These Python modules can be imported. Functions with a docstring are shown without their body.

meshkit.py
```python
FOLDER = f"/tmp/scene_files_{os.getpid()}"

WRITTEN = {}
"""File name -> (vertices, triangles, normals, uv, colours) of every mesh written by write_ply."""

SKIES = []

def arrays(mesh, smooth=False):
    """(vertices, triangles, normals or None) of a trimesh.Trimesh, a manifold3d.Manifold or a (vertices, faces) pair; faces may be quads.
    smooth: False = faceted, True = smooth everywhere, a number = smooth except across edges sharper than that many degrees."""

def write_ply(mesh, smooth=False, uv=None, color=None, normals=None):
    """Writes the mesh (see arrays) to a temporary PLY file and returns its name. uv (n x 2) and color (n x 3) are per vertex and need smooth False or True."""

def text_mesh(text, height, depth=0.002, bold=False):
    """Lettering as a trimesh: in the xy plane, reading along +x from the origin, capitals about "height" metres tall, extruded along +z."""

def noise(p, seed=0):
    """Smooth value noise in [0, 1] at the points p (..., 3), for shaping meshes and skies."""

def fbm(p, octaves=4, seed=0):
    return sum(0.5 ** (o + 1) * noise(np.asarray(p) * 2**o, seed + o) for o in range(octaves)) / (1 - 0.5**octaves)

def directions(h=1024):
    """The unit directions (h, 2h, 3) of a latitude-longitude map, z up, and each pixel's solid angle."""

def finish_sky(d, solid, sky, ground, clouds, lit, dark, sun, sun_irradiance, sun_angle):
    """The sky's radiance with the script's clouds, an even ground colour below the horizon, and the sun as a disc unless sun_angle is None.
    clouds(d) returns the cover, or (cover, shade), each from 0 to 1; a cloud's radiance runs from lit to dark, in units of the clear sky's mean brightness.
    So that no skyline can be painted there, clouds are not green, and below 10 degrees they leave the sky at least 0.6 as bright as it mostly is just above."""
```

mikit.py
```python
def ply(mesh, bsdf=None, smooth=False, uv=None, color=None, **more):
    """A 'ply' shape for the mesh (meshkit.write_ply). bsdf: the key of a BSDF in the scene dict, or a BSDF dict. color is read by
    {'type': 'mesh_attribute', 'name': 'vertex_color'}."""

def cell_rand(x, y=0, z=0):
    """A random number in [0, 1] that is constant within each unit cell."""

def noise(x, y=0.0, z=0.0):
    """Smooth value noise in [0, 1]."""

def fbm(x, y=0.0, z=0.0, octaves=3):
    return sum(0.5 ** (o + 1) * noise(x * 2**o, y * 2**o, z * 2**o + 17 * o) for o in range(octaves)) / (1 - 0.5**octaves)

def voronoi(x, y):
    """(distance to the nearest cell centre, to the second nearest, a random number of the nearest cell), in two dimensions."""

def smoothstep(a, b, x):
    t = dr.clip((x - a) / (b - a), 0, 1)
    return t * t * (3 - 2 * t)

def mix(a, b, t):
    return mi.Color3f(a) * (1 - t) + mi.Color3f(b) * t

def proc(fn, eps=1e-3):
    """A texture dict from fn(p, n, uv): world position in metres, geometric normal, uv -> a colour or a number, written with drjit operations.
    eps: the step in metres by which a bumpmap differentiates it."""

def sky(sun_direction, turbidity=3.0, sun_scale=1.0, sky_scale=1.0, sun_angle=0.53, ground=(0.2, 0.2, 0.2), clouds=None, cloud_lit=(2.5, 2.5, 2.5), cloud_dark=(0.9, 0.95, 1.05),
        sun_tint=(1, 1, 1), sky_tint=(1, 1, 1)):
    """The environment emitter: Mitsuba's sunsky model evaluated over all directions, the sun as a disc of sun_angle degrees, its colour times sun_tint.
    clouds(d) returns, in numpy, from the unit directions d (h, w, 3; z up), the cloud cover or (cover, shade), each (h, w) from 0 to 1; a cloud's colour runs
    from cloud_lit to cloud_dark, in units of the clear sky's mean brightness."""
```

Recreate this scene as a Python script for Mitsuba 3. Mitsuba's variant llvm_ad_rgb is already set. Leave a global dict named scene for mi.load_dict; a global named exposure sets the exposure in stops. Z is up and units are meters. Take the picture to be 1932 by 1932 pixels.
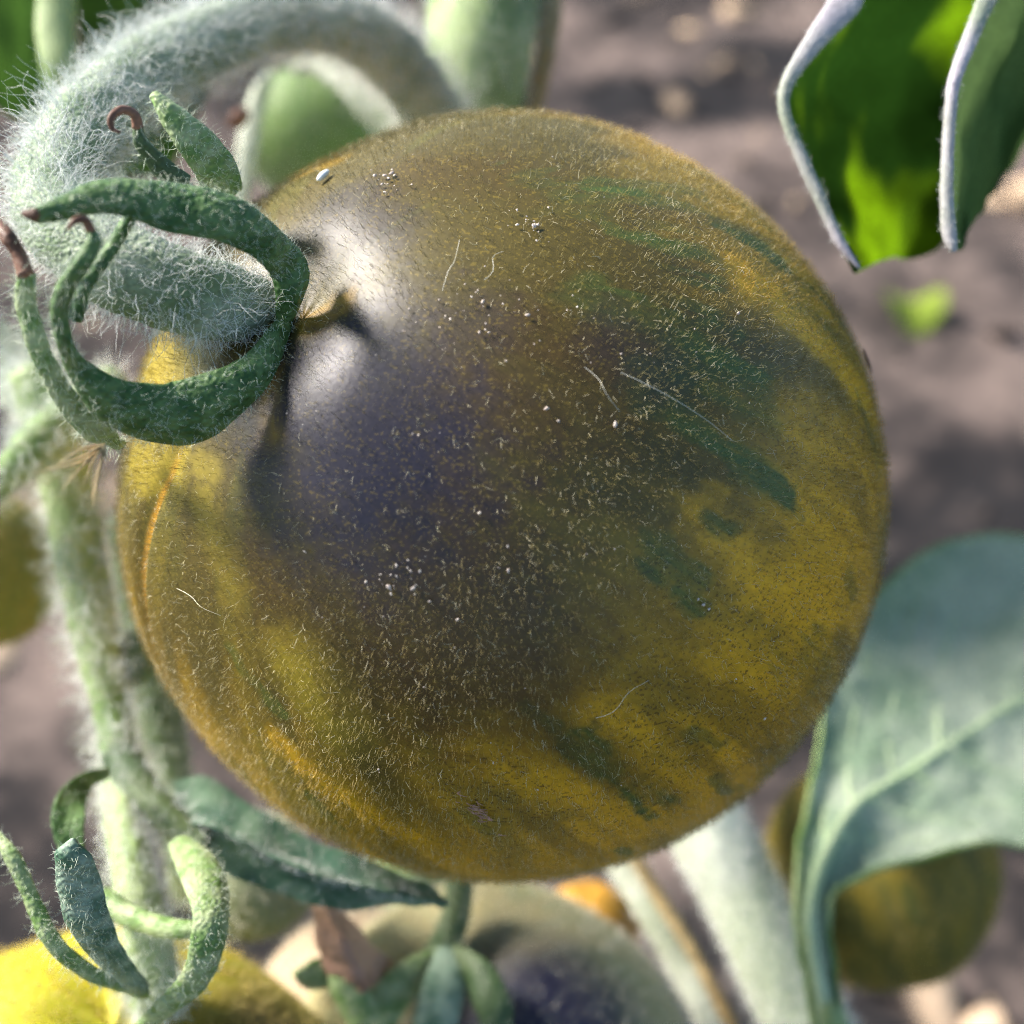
import math, os, random
import numpy as np, trimesh
import mitsuba as mi, drjit as dr
import mikit, meshkit

random.seed(7)
RNG = np.random.default_rng(20240711)
MM = 0.001
# ------------------------------------------------------------------ camera, sky, exposure
PITCH = math.radians(40.0)
FOV = 42.0
DIST = 107.0                                            # mm from the lens to the middle of the big tomato
CENTRE = np.array([0.0, 0.0, 0.24])                     # middle of the frame, 24 cm above the soil
RIGHT = np.array([1.0, 0, 0])
FWD = np.array([0, math.cos(PITCH), -math.sin(PITCH)])
UP = np.array([0, math.sin(PITCH), math.cos(PITCH)])
EYE = CENTRE - FWD * DIST * MM
scene, labels = {}, {}
scene['camera'] = {'type': 'thinlens', 'fov': FOV, 'fov_axis': 'x', 'near_clip': 0.004, 'far_clip': 400.0,
                   'aperture_radius': 0.0010, 'focus_distance': 0.0845,
                   'to_world': mi.ScalarTransform4f().look_at(origin=EYE.tolist(), target=CENTRE.tolist(), up=[0, 0, 1])}
TO_SUN = RIGHT * -0.70 + UP * 0.62 - FWD * 0.14
scene['daylight'] = mikit.sky(TO_SUN.tolist(), turbidity=3, sun_scale=1.5, sky_scale=1.1, sun_angle=17.0, sun_tint=(0.88, 1.01, 1.32), sky_tint=(1.0, 0.97, 0.90), ground=(0.16, 0.13, 0.11))
exposure = 2.65

# ------------------------------------------------------------------ helpers
PX = 2 * math.tan(math.radians(FOV / 2)) / 1932.0


def at(px, py, d=0.0):
    """The place seen at (px, py) of the photograph scaled to 1932, d mm nearer than the middle of the big tomato."""
    z = (DIST - d) * MM
    return EYE + z * (FWD + RIGHT * (px - 966) * PX - UP * (py - 966) * PX)


def mm(px, d=0.0):
    return px * PX * (DIST - d) * MM


def numbered(key):
    if key not in scene and key not in labels:
        return key
    i = 1
    while f'{key}_{i:03d}' in scene or f'{key}_{i:03d}' in labels:
        i += 1
    return f'{key}_{i:03d}'


def thing(name, label, category, group=None):
    key = numbered(name)
    labels[key] = {'label': label, 'category': category}
    if group:
        labels[key]['group'] = group
    return key


def put(name, shape, parent=None, label=None, kind=None, category=None, group=None):
    key = numbered(f'{parent}__{name}' if parent else name)
    scene[key] = shape
    d = {k: v for k, v in dict(label=label, kind=kind, category=category, group=group).items() if v}
    if d:
        labels[key] = d
    return key


def spline(P, n):
    """Catmull-Rom through the rows of P, n points, even in arc length."""
    P = np.asarray(P, float)
    Q = np.vstack([2 * P[0] - P[1], P, 2 * P[-1] - P[-2]])
    out = []
    for i in range(len(P) - 1):
        a, b, c, d = Q[i:i + 4]
        t = np.linspace(0, 1, 24, endpoint=False)[:, None]
        out.append(0.5 * (2 * b + (c - a) * t + (2 * a - 5 * b + 4 * c - d) * t ** 2 + (3 * b - a - 3 * c + d) * t ** 3))
    out = np.vstack(out + [P[-1:]])
    s = np.r_[0, np.cumsum(np.linalg.norm(np.diff(out[:, :3], axis=0), axis=1))]
    u = np.linspace(0, s[-1], n)
    return np.stack([np.interp(u, s, out[:, k]) for k in range(P.shape[1])], 1)


def unit(v):
    v = np.asarray(v, float)
    return v / (np.linalg.norm(v, axis=-1, keepdims=True) + 1e-12)


def path(rows):
    """rows of (px, py, d, width px) -> rows of (x, y, z, half width in m)."""
    return np.array([[*at(a, b, d), mm(w, d) / 2] for a, b, d, w in rows])


def sweep(rows, thick=None, normal=None, n=60, sides=20, cup=0.0, rough=0.0, seed=0, freq=900.0, blunt=0.5):
    """A stem (thick None) or a flat sepal (thick: half thickness in mm; normal: the way its face looks; cup: how far it is dished)."""
    R = spline(path(rows), n)
    P, W = R[:, :3], R[:, 3]
    T = unit(np.gradient(P, axis=0))
    if normal is None:
        b = unit(np.cross(T[0], [0.3, 0.5, 0.8]))
        B = [b]
        for t in T[1:]:
            b = unit(b - t * (b @ t))
            B.append(b)
        B = np.array(B)
        N = np.cross(T, B)
    else:
        N = np.asarray(normal, float)
        if N.ndim == 2:
            N = spline(np.hstack([N, np.zeros((len(N), 1))]), 400)[:, :3] if False else np.stack([np.interp(np.linspace(0, 1, n), np.linspace(0, 1, len(N)), N[:, k]) for k in range(3)], 1)
        N = unit(N - T * np.sum(N * T, 1, keepdims=True) if N.ndim == 2 else N[None] - T * (T @ N)[:, None])
        B = np.cross(N, T)
    th = W if thick is None else np.minimum(W, thick * MM)
    a = np.arange(sides) * 2 * np.pi / sides
    V = P[:, None] + np.cos(a)[None, :, None] * W[:, None, None] * B[:, None] + np.sin(a)[None, :, None] * th[:, None, None] * N[:, None]
    if cup:
        V = V + (np.cos(a)[None, :, None] ** 2 * W[:, None, None] * cup) * N[:, None]
    V = V.reshape(-1, 3)
    i, j = np.meshgrid(np.arange(n - 1), np.arange(sides), indexing='ij')
    q = np.stack([i * sides + j, i * sides + (j + 1) % sides, (i + 1) * sides + (j + 1) % sides, (i + 1) * sides + j], -1).reshape(-1, 4)
    F = np.vstack([q[:, [0, 1, 2]], q[:, [0, 2, 3]]])
    k = len(V)
    V = np.vstack([V, P[0] - T[0] * W[0] * blunt, P[-1] + T[-1] * W[-1] * blunt])
    j = np.arange(sides)
    F = np.vstack([F, np.stack([np.full(sides, k), (j + 1) % sides, j], 1), np.stack([np.full(sides, k + 1), (n - 1) * sides + j, (n - 1) * sides + (j + 1) % sides], 1)])
    m = trimesh.Trimesh(V, F, process=False)
    m.fix_normals()
    if rough:
        nv = np.array(m.vertex_normals)
        m.vertices = V + nv * ((meshkit.fbm(V * freq, 3, seed) - 0.5) * 2 * rough * MM)[:, None]
    return m


def strands(H, bsdf):
    """H: (n, k, 4) points and radii in metres -> one mesh of thin three-sided hairs."""
    n, k, _ = H.shape
    P = H[..., :3]
    T = unit(np.gradient(P, axis=1))
    b = unit(np.cross(T, [0.31, 0.52, 0.80]))
    c = np.cross(T, b)
    ang = np.arange(3) * 2 * np.pi / 3
    O = np.cos(ang)[None, None, :, None] * b[:, :, None] + np.sin(ang)[None, None, :, None] * c[:, :, None]
    V = (P[:, :, None] + O * H[..., 3][:, :, None, None]).reshape(-1, 3)
    i, j = np.meshgrid(np.arange(k - 1), np.arange(3), indexing='ij')
    q = np.stack([i * 3 + j, i * 3 + (j + 1) % 3, (i + 1) * 3 + (j + 1) % 3, (i + 1) * 3 + j], -1).reshape(-1, 4)
    f = np.vstack([q[:, [0, 1, 2]], q[:, [0, 2, 3]]])
    F = (f[None] + (np.arange(n) * k * 3)[:, None, None]).reshape(-1, 3)
    strands.count += n
    strands.tris += len(F)
    return mikit.ply((V, F), bsdf, smooth=True)


strands.count = strands.tris = 0


def fuzz(mesh, per_mm2, length, radius, bsdf, stand=0.7, lean=(0, 0, 0), curl=0.8, k=4, keep=None, seed=1, rng_len=0.5, sink=0.0):
    """Plant hairs standing on the mesh: length and radius in mm."""
    r = np.random.default_rng(seed)
    area = mesh.area * 1e6
    n = int(area * per_mm2)
    P, f = trimesh.sample.sample_surface(mesh, n, seed=seed)
    bary = trimesh.triangles.points_to_barycentric(mesh.triangles[f], P)
    N = unit((np.array(mesh.vertex_normals)[mesh.faces[f]] * bary[:, :, None]).sum(1))
    v = P - EYE
    z = v @ FWD
    x, y = v @ RIGHT / z / PX, -(v @ UP) / z / PX      # the stems run on far beyond the photograph: hairs only where it, or a step to the side, can show them
    ok = (np.abs(x) < 1500) & (np.abs(y) < 1500)
    P, N, n = P[ok], N[ok], int(ok.sum())
    if keep is not None:
        ok = r.random(n) < keep(P, N)
        P, N = P[ok], N[ok]
    n = len(P)
    L = length * MM * (1 + rng_len * (r.random(n) * 2 - 1)) / (k - 1)
    d = unit(N * stand + r.normal(size=(n, 3)) * (1 - stand) * 0.9 + np.asarray(lean))
    bend = r.normal(size=(n, 3)) * curl
    H = np.empty((n, k, 4))
    p = P - N * sink * MM
    for i in range(k):
        H[:, i, :3] = p
        H[:, i, 3] = radius * MM * (1 - 0.55 * i / (k - 1))
        p = p + d * L[:, None]
        d = unit(d + bend / (k - 1) + r.normal(size=(n, 3)) * curl * 0.35)
    return strands(H, bsdf)


def add_fuzz(parent, *a, **k):
    return put('fuzz', fuzz(*a, **k), parent, kind='stuff')


def sheet(left, mid, right, n=60, m=25, bow=0.0, ripple=0.0, seed=0, freq=120.0, oct_=2):
    """A leaf blade between two margins and a midrib, each rows of (px, py, d)."""
    L, M, R = (spline(np.array([at(*x) for x in c]), n) for c in (left, mid, right))
    t = np.linspace(-1, 1, m)
    rows = []
    for x in t:
        e = L if x < 0 else R
        w = abs(x)
        rows.append(M * (1 - w) + e * w)
    V = np.stack(rows, 1)
    nrm = unit(np.cross(np.gradient(V, axis=0), np.gradient(V, axis=1)))
    w = np.abs(t)[None, :, None]
    V = V + nrm * (bow * MM * 4 * w * (1 - w))
    if ripple:
        V = V + nrm * ((meshkit.fbm(V * freq, oct_, seed) - 0.5) * 2 * ripple * MM)[..., None]
    V = V.reshape(-1, 3)
    i, j = np.meshgrid(np.arange(n - 1), np.arange(m - 1), indexing='ij')
    q = np.stack([i * m + j, i * m + j + 1, (i + 1) * m + j + 1, (i + 1) * m + j], -1).reshape(-1, 4)
    F = np.vstack([q[:, [0, 1, 2]], q[:, [0, 2, 3]]])
    return trimesh.Trimesh(V, F, process=False), V.reshape(n, m, 3)


def rod(P, r0, r1=None, sides=10, flat=1.0):
    """A round line through world points P with radius r0..r1 (mm)."""
    P = np.asarray(P)
    n = len(P)
    W = np.linspace(r0, r0 if r1 is None else r1, n) * MM
    T = unit(np.gradient(P, axis=0))
    b = unit(np.cross(T[0], [0.31, 0.52, 0.8]))
    V = []
    for p, t, w in zip(P, T, W):
        b = unit(b - t * (b @ t))
        c = np.cross(t, b)
        a = np.arange(sides)[:, None] * 2 * np.pi / sides
        V.append(p + (np.cos(a) * b + np.sin(a) * c) * w)
    V = np.vstack(V)
    i, j = np.meshgrid(np.arange(n - 1), np.arange(sides), indexing='ij')
    q = np.stack([i * sides + j, i * sides + (j + 1) % sides, (i + 1) * sides + (j + 1) % sides, (i + 1) * sides + j], -1).reshape(-1, 4)
    F = np.vstack([q[:, [0, 1, 2]], q[:, [0, 2, 3]]])
    k = len(V)
    V = np.vstack([V, P[0] - T[0] * W[0] * 0.7, P[-1] + T[-1] * W[-1] * 0.7])
    j = np.arange(sides)
    F = np.vstack([F, np.stack([np.full(sides, k), (j + 1) % sides, j], 1), np.stack([np.full(sides, k + 1), (n - 1) * sides + j, (n - 1) * sides + (j + 1) % sides], 1)])
    return trimesh.Trimesh(V, F, process=False)


# ------------------------------------------------------------------ materials
def rgb(*c):
    return {'type': 'rgb', 'value': list(c)}




def V3(*a):
    return mi.Vector3f(*[float(x) for x in a])


fbm, noise, smooth, mix = mikit.fbm, mikit.noise, mikit.smoothstep, mikit.mix


def plant_colour(a, b, scale, spot=None, lo=0.3, hi=0.7):
    def fn(p, n, uv):
        k = fbm(p.x * scale, p.y * scale, p.z * scale)
        c = mix(a, b, smooth(lo, hi, k))
        g = noise(p.x * 5200, p.y * 5200, p.z * 5200)
        c = c * (0.72 + 0.56 * g)
        if spot is not None:
            c = mix(c, spot, smooth(0.66, 0.74, noise(p.x * 900, p.y * 900, p.z * 900)) * 0.5)
        return c
    return mikit.proc(fn)


def grain(depth, scale):
    return mikit.proc(lambda p, n, uv: depth * noise(p.x * scale, p.y * scale, p.z * scale), eps=5e-5)


def plant(name, a, b, scale=220, rough=0.55, spec=0.35, bump=6e-5, sheen=0.4, spot=None):
    base = {'type': 'principled', 'base_color': plant_colour(a, b, scale, spot), 'roughness': rough, 'specular': spec, 'sheen': sheen}
    scene[name] = {'type': 'twosided', 'bsdf': {'type': 'bumpmap', 'arbitrary': grain(1.0, 4200), 'scale': bump, 'bsdf': base}} if bump else {'type': 'twosided', 'bsdf': base}


def blade(name, a, b, scale, trans, rough=0.6, spot=None, lo=0.3, hi=0.7):
    scene[name] = {'type': 'principledthin', 'base_color': plant_colour(a, b, scale, spot, lo, hi), 'roughness': rough, 'diff_trans': trans, 'spec_trans': 0.0, 'eta': 1.4}


plant('sepal_green', (0.034, 0.092, 0.020), (0.105, 0.185, 0.060), scale=1100, bump=1.5e-4)
plant('sepal_pale', (0.13, 0.23, 0.06), (0.32, 0.39, 0.19), scale=900, bump=1.2e-4)
plant('sepal_blue', (0.06, 0.14, 0.08), (0.24, 0.33, 0.24), scale=700, bump=1.2e-4)
plant('stem_green', (0.12, 0.185, 0.085), (0.30, 0.36, 0.25), bump=1.5e-4)
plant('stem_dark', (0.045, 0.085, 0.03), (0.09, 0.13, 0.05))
plant('stem_white', (0.42, 0.48, 0.33), (0.62, 0.66, 0.53), scale=90)
plant('stem_light', (0.13, 0.22, 0.055), (0.34, 0.43, 0.19), scale=170)
plant('leaf_vein', (0.34, 0.46, 0.25), (0.48, 0.58, 0.36), scale=120)
plant('rim_grey', (0.24, 0.28, 0.20), (0.44, 0.40, 0.43), scale=120, bump=3e-5)
plant('dry_brown', (0.10, 0.045, 0.025), (0.22, 0.11, 0.07), scale=500)
plant('dry_petal', (0.28, 0.15, 0.10), (0.42, 0.25, 0.18), scale=200)
plant('dry_straw', (0.36, 0.25, 0.11), (0.52, 0.39, 0.20), scale=150)
blade('blade_grey', (0.23, 0.33, 0.22), (0.44, 0.52, 0.39), 150, 0.3)
blade('blade_green', (0.010, 0.032, 0.004), (0.20, 0.38, 0.006), 80, 1.3, lo=0.38, hi=0.70)  # bright patches in the colour stand in for sun glowing through the blade
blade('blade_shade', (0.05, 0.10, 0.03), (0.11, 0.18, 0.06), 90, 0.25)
blade('blade_deep', (0.018, 0.045, 0.010), (0.05, 0.11, 0.018), 90, 0.6)
blade('blade_blue', (0.05, 0.11, 0.075), (0.15, 0.24, 0.16), 300, 0.5)
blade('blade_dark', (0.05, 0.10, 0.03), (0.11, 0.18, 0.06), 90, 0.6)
for name, c in (('hair_white', (0.86, 0.87, 0.83)), ('hair_cream', (0.80, 0.76, 0.62)), ('hair_straw', (0.60, 0.47, 0.15)), ('hair_pale', (0.78, 0.70, 0.46)), ('hair_green', (0.68, 0.74, 0.58)), ('hair_dry', (0.72, 0.50, 0.38))):
    scene[name] = {'type': 'principled', 'base_color': rgb(*c), 'roughness': 0.45, 'specular': 0.5}

# ------------------------------------------------------------------ the soil
g = np.linspace(-1, 1, 210)
g = np.sign(g) * (np.abs(g) * 0.9 + np.abs(g) ** 7 * 60)
X, Y = np.meshgrid(g, g + 0.45, indexing='ij')
pts = np.stack([X, Y, X * 0], -1)
near = np.exp(-(np.hypot(X, Y - 0.4) / 2.5) ** 2)
Z = ((meshkit.fbm(pts * 14, 4, 3) - 0.5) * 0.016 + (meshkit.fbm(pts * 70, 3, 5) - 0.5) * 0.004) * near
m = len(g)
i, j = np.meshgrid(np.arange(m - 1), np.arange(m - 1), indexing='ij')
quads = np.stack([i * m + j, (i + 1) * m + j, (i + 1) * m + j + 1, i * m + j + 1], -1).reshape(-1, 4)
soil_mesh = trimesh.Trimesh(np.stack([X, Y, Z], -1).reshape(-1, 3), np.vstack([quads[:, [0, 1, 2]], quads[:, [0, 2, 3]]]), process=False)


def soil_colour(p, n, uv):
    a = fbm(p.x * 14, p.y * 14, 1.3)
    b = fbm(p.x * 150, p.y * 150, 4.0)
    c = mix((0.017, 0.016, 0.017), (0.185, 0.142, 0.122), smooth(0.38, 0.72, a * 0.75 + b * 0.25))  # dark and pale patches stand in for shadows and sunlit spots
    return c


scene['soil_surface'] = {'type': 'twosided', 'bsdf': {'type': 'principled', 'base_color': mikit.proc(soil_colour), 'roughness': 0.9, 'specular': 0.15}}
put('soil', mikit.ply(soil_mesh, 'soil_surface', smooth=True), kind='structure', label='dry grey brown garden soil far below the plant')


def soil_height(x, y):
    p = np.stack([x, y, x * 0], -1)
    return ((meshkit.fbm(p * 14, 4, 3) - 0.5) * 0.016 + (meshkit.fbm(p * 70, 3, 5) - 0.5) * 0.004) * np.exp(-(np.hypot(x, y - 0.4) / 2.5) ** 2)


def chips(n, size, seed):
    r = np.random.default_rng(seed)
    base = trimesh.creation.icosphere(subdivisions=1, radius=1.0)
    V, F = [], []
    x, y = r.uniform(-0.6, 0.6, n), r.uniform(-0.15, 1.3, n)
    z = soil_height(x, y)
    for k in range(n):
        v = base.vertices * (1 + 0.35 * r.normal(size=(len(base.vertices), 1)) * 0.5)
        s = size * r.lognormal(0, 0.45)
        v = v * np.array([s * r.uniform(0.8, 2.2), s * r.uniform(0.5, 1.0), s * r.uniform(0.25, 0.7)])
        v = v @ trimesh.transformations.euler_matrix(*(r.normal(size=2) * 0.3), r.uniform(0, 6.28))[:3, :3].T
        F.append(base.faces + len(V) * len(base.vertices))
        V.append(v + [x[k], y[k], z[k] + s * 0.2])
    return trimesh.Trimesh(np.vstack(V), np.vstack(F), process=False)


def chip_colour(p, n, uv):
    k = noise(p.x * 55, p.y * 55, 9.0)
    return mix((0.05, 0.042, 0.038), (0.50, 0.37, 0.25), smooth(0.42, 0.80, k))


scene['chip_surface'] = {'type': 'twosided', 'bsdf': {'type': 'principled', 'base_color': mikit.proc(chip_colour), 'roughness': 0.85, 'specular': 0.2}}
put('mulch', mikit.ply(chips(800, 0.0055, 11), 'chip_surface', smooth=True), kind='stuff', label='loose bark chips and clods scattered over the soil', category='mulch')

# ------------------------------------------------------------------ the big tomato
RAD = 29.5 * MM
MID = at(950, 941, 0)
AX = {}


def on_sphere(px, py):
    """Unit vector from the middle of the tomato to the place of its skin seen there."""
    o, d = EYE - MID, unit(at(px, py) - EYE)
    b = o @ d
    disc = max(b * b - (o @ o - RAD ** 2), 0)
    return unit(o + d * (-b - math.sqrt(disc)))


A = on_sphere(545, 580)                       # the stem end
C = unit(on_sphere(1000, 1000) - A * (A @ on_sphere(1000, 1000)))
B = np.cross(A, C)


def polar(v):
    return math.acos(np.clip(v @ A, -1, 1)), math.atan2(v @ B, v @ C)


SUT = np.array([polar(on_sphere(*q)) for q in ((318, 890), (284, 980), (272, 1080), (282, 1190), (312, 1310), (368, 1418), (440, 1500))])
SUTFIT = np.polyfit(SUT[:, 0], np.unwrap(SUT[:, 1]), 2)
BALD = polar(on_sphere(700, 560))[1]
RIBS = [polar(on_sphere(*q))[1] for q in ((640, 430), (575, 650), (420, 880), (330, 700), (430, 360))]


def wrap(x):
    return (x + np.pi) % (2 * np.pi) - np.pi


def fruit_radius(th, ph, stem=1.0):
    r = 1 - 0.05 * stem * np.exp(-(th / 0.15) ** 2)
    for q in RIBS:
        r = r + stem * 0.004 * np.exp(-(wrap(ph - q) / 0.40) ** 2) * np.exp(-((th - 0.27) / 0.16) ** 2)
    r = r + 0.007 * np.cos(5 * (ph - RIBS[0])) * np.exp(-((th - 0.8) / 0.6) ** 2)
    r = r - 0.020 * np.exp(-(wrap(ph - np.polyval(SUTFIT, np.clip(th, SUT[0, 0], SUT[-1, 0]))) * np.sin(th) / 0.030) ** 2) * np.exp(-((th - SUT[:, 0].mean()) / (0.62 * np.ptp(SUT[:, 0]))) ** 4)
    r = r - 0.05 * np.exp(-((np.pi - th) / 0.25) ** 2)
    return r


def fruit_mesh(mid, rad, a, c, shape=fruit_radius, nt=170, nphi=230, squash=1.0):
    b = np.cross(a, c)
    th = np.linspace(0.002, np.pi - 0.002, nt)
    ph = np.linspace(-np.pi, np.pi, nphi, endpoint=False)
    TH, PH = np.meshgrid(th, ph, indexing='ij')
    r = shape(TH, PH) * rad
    d = np.sin(TH)[..., None] * (np.cos(PH)[..., None] * c + np.sin(PH)[..., None] * b) + squash * np.cos(TH)[..., None] * a
    V = (mid + d * r[..., None]).reshape(-1, 3)
    i, j = np.meshgrid(np.arange(nt - 1), np.arange(nphi), indexing='ij')
    q = np.stack([i * nphi + j, (i + 1) * nphi + j, (i + 1) * nphi + (j + 1) % nphi, i * nphi + (j + 1) % nphi], -1).reshape(-1, 4)
    F = np.vstack([q[:, [0, 1, 2]], q[:, [0, 2, 3]]])
    V = np.vstack([V, mid + a * squash * shape(np.zeros(1), np.zeros(1))[0] * rad, mid - a * squash * shape(np.full(1, np.pi), np.zeros(1))[0] * rad])
    j = np.arange(nphi)
    F = np.vstack([F, np.stack([np.full(nphi, nt * nphi), j, (j + 1) % nphi], 1), np.stack([np.full(nphi, nt * nphi + 1), (nt - 1) * nphi + (j + 1) % nphi, (nt - 1) * nphi + j], 1)])
    return trimesh.Trimesh(V, F, process=False)


# markings of the skin: (centre px, end px of the streak, half width as a fraction of the radius, strength)
GREEN = [((1110, 350), (1330, 400), 0.026, 0.9), ((1330, 400), (1480, 500), 0.028, 1.0), ((1150, 430), (1380, 510), 0.020, 0.8), ((1120, 345), (1330, 370), 0.030, 0.6),
         ((1120, 570), (1420, 720), 0.060, 0.9), ((1200, 700), (1440, 790), 0.045, 0.8), ((1220, 740), (1490, 930), 0.040, 1.0), ((1390, 880), (1480, 925), 0.045, 1.0),
         ((1340, 985), (1380, 1000), 0.028, 0.9), ((1240, 1030), (1320, 1090), 0.035, 0.9), ((1290, 1110), (1320, 1150), 0.022, 0.9),
         ((1095, 1400), (1250, 1520), 0.038, 1.0), ((1530, 540), (1640, 720), 0.022, 0.8), ((1620, 760), (1660, 900), 0.020, 0.6),
         ((430, 1230), (530, 1350), 0.020, 0.7), ((590, 1510), (650, 1570), 0.018, 0.8), ((1540, 1210), (1560, 1270), 0.050, 0.5),
         ((1350, 1465), (1400, 1490), 0.024, 0.7), ((1170, 1600), (1190, 1610), 0.018, 0.8), ((990, 1330), (1050, 1370), 0.016, 0.7), ((1600, 1080), (1610, 1120), 0.020, 0.5),
         ((1310, 1380), (1360, 1410), 0.020, 0.6), ((880, 1540), (920, 1560), 0.03, 0.4), ((1000, 330), (1120, 380), 0.05, 0.4)]
GOLD = [((1400, 520), (1620, 760), 0.050, 0.8), ((1500, 900), (1560, 1050), 0.12, 0.75), ((1450, 1090), (1560, 1180), 0.07, 1.0),
        ((1330, 960), (1500, 1130), 0.05, 0.9), ((1130, 1340), (1400, 1420), 0.05, 0.7), ((900, 1420), (1090, 1500), 0.06, 0.6), ((520, 1400), (780, 1580), 0.035, 0.8),
        ((1100, 1560), (1280, 1580), 0.05, 0.5), ((1380, 1240), (1500, 1270), 0.08, 0.6), ((640, 560), (560, 590), 0.03, 0.8), ((520, 820), (500, 700), 0.03, 0.7), ((560, 330), (640, 300), 0.03, 0.2)]
DARK = [((640, 750), (700, 860), 0.23, 1.0), ((840, 640), (900, 620), 0.08, 0.4), ((640, 400), (700, 440), 0.09, 0.55), ((480, 335), (490, 345), 0.03, 1.0), ((560, 900), (640, 960), 0.10, 0.7), ((1150, 640), (1250, 700), 0.07, 0.4)]  # purple skin; the small mark by the upper sepal paints its shadow
BROWN = [((800, 1000), (880, 1220), 0.24, 0.75), ((480, 1080), (640, 1150), 0.12, 0.45), ((900, 760), (1100, 700), 0.16, 0.55), ((760, 330), (1000, 330), 0.08, 0.3)]
LIME = [((380, 940), (440, 1110), 0.045, 0.7), ((250, 700), (340, 720), 0.10, 1.0), ((255, 880), (330, 890), 0.06, 0.8), ((560, 1240), (640, 1370), 0.075, 0.9), ((560, 600), (590, 560), 0.04, 0.5), ((380, 880), (400, 890), 0.035, 0.7)]  # yellow streaks of the skin, with sunlit patches painted in


def streak_data(marks):
    out = []
    for p0, p1, w, s in marks:
        a, b = on_sphere(*p0), on_sphere(*p1)
        out.append((a, b - a, float((b - a) @ (b - a)) + 1e-9, w, s))
    return out


def streaks(q, rag, data, inner=0.25, outer=1.75):
    """Cover by the streaks at the unit vectors q; rag roughens their outline."""
    total = mi.Float(0)
    for a, ab, l2, w, s in data:
        t = dr.clip((dr.dot(q, V3(*ab)) - float(a @ ab)) / l2, 0, 1)
        d = dr.norm(q - (V3(*a) + V3(*ab) * t))
        total = dr.maximum(total, s * (1 - smooth(inner, outer, d / w + rag)))
    return total


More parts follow.
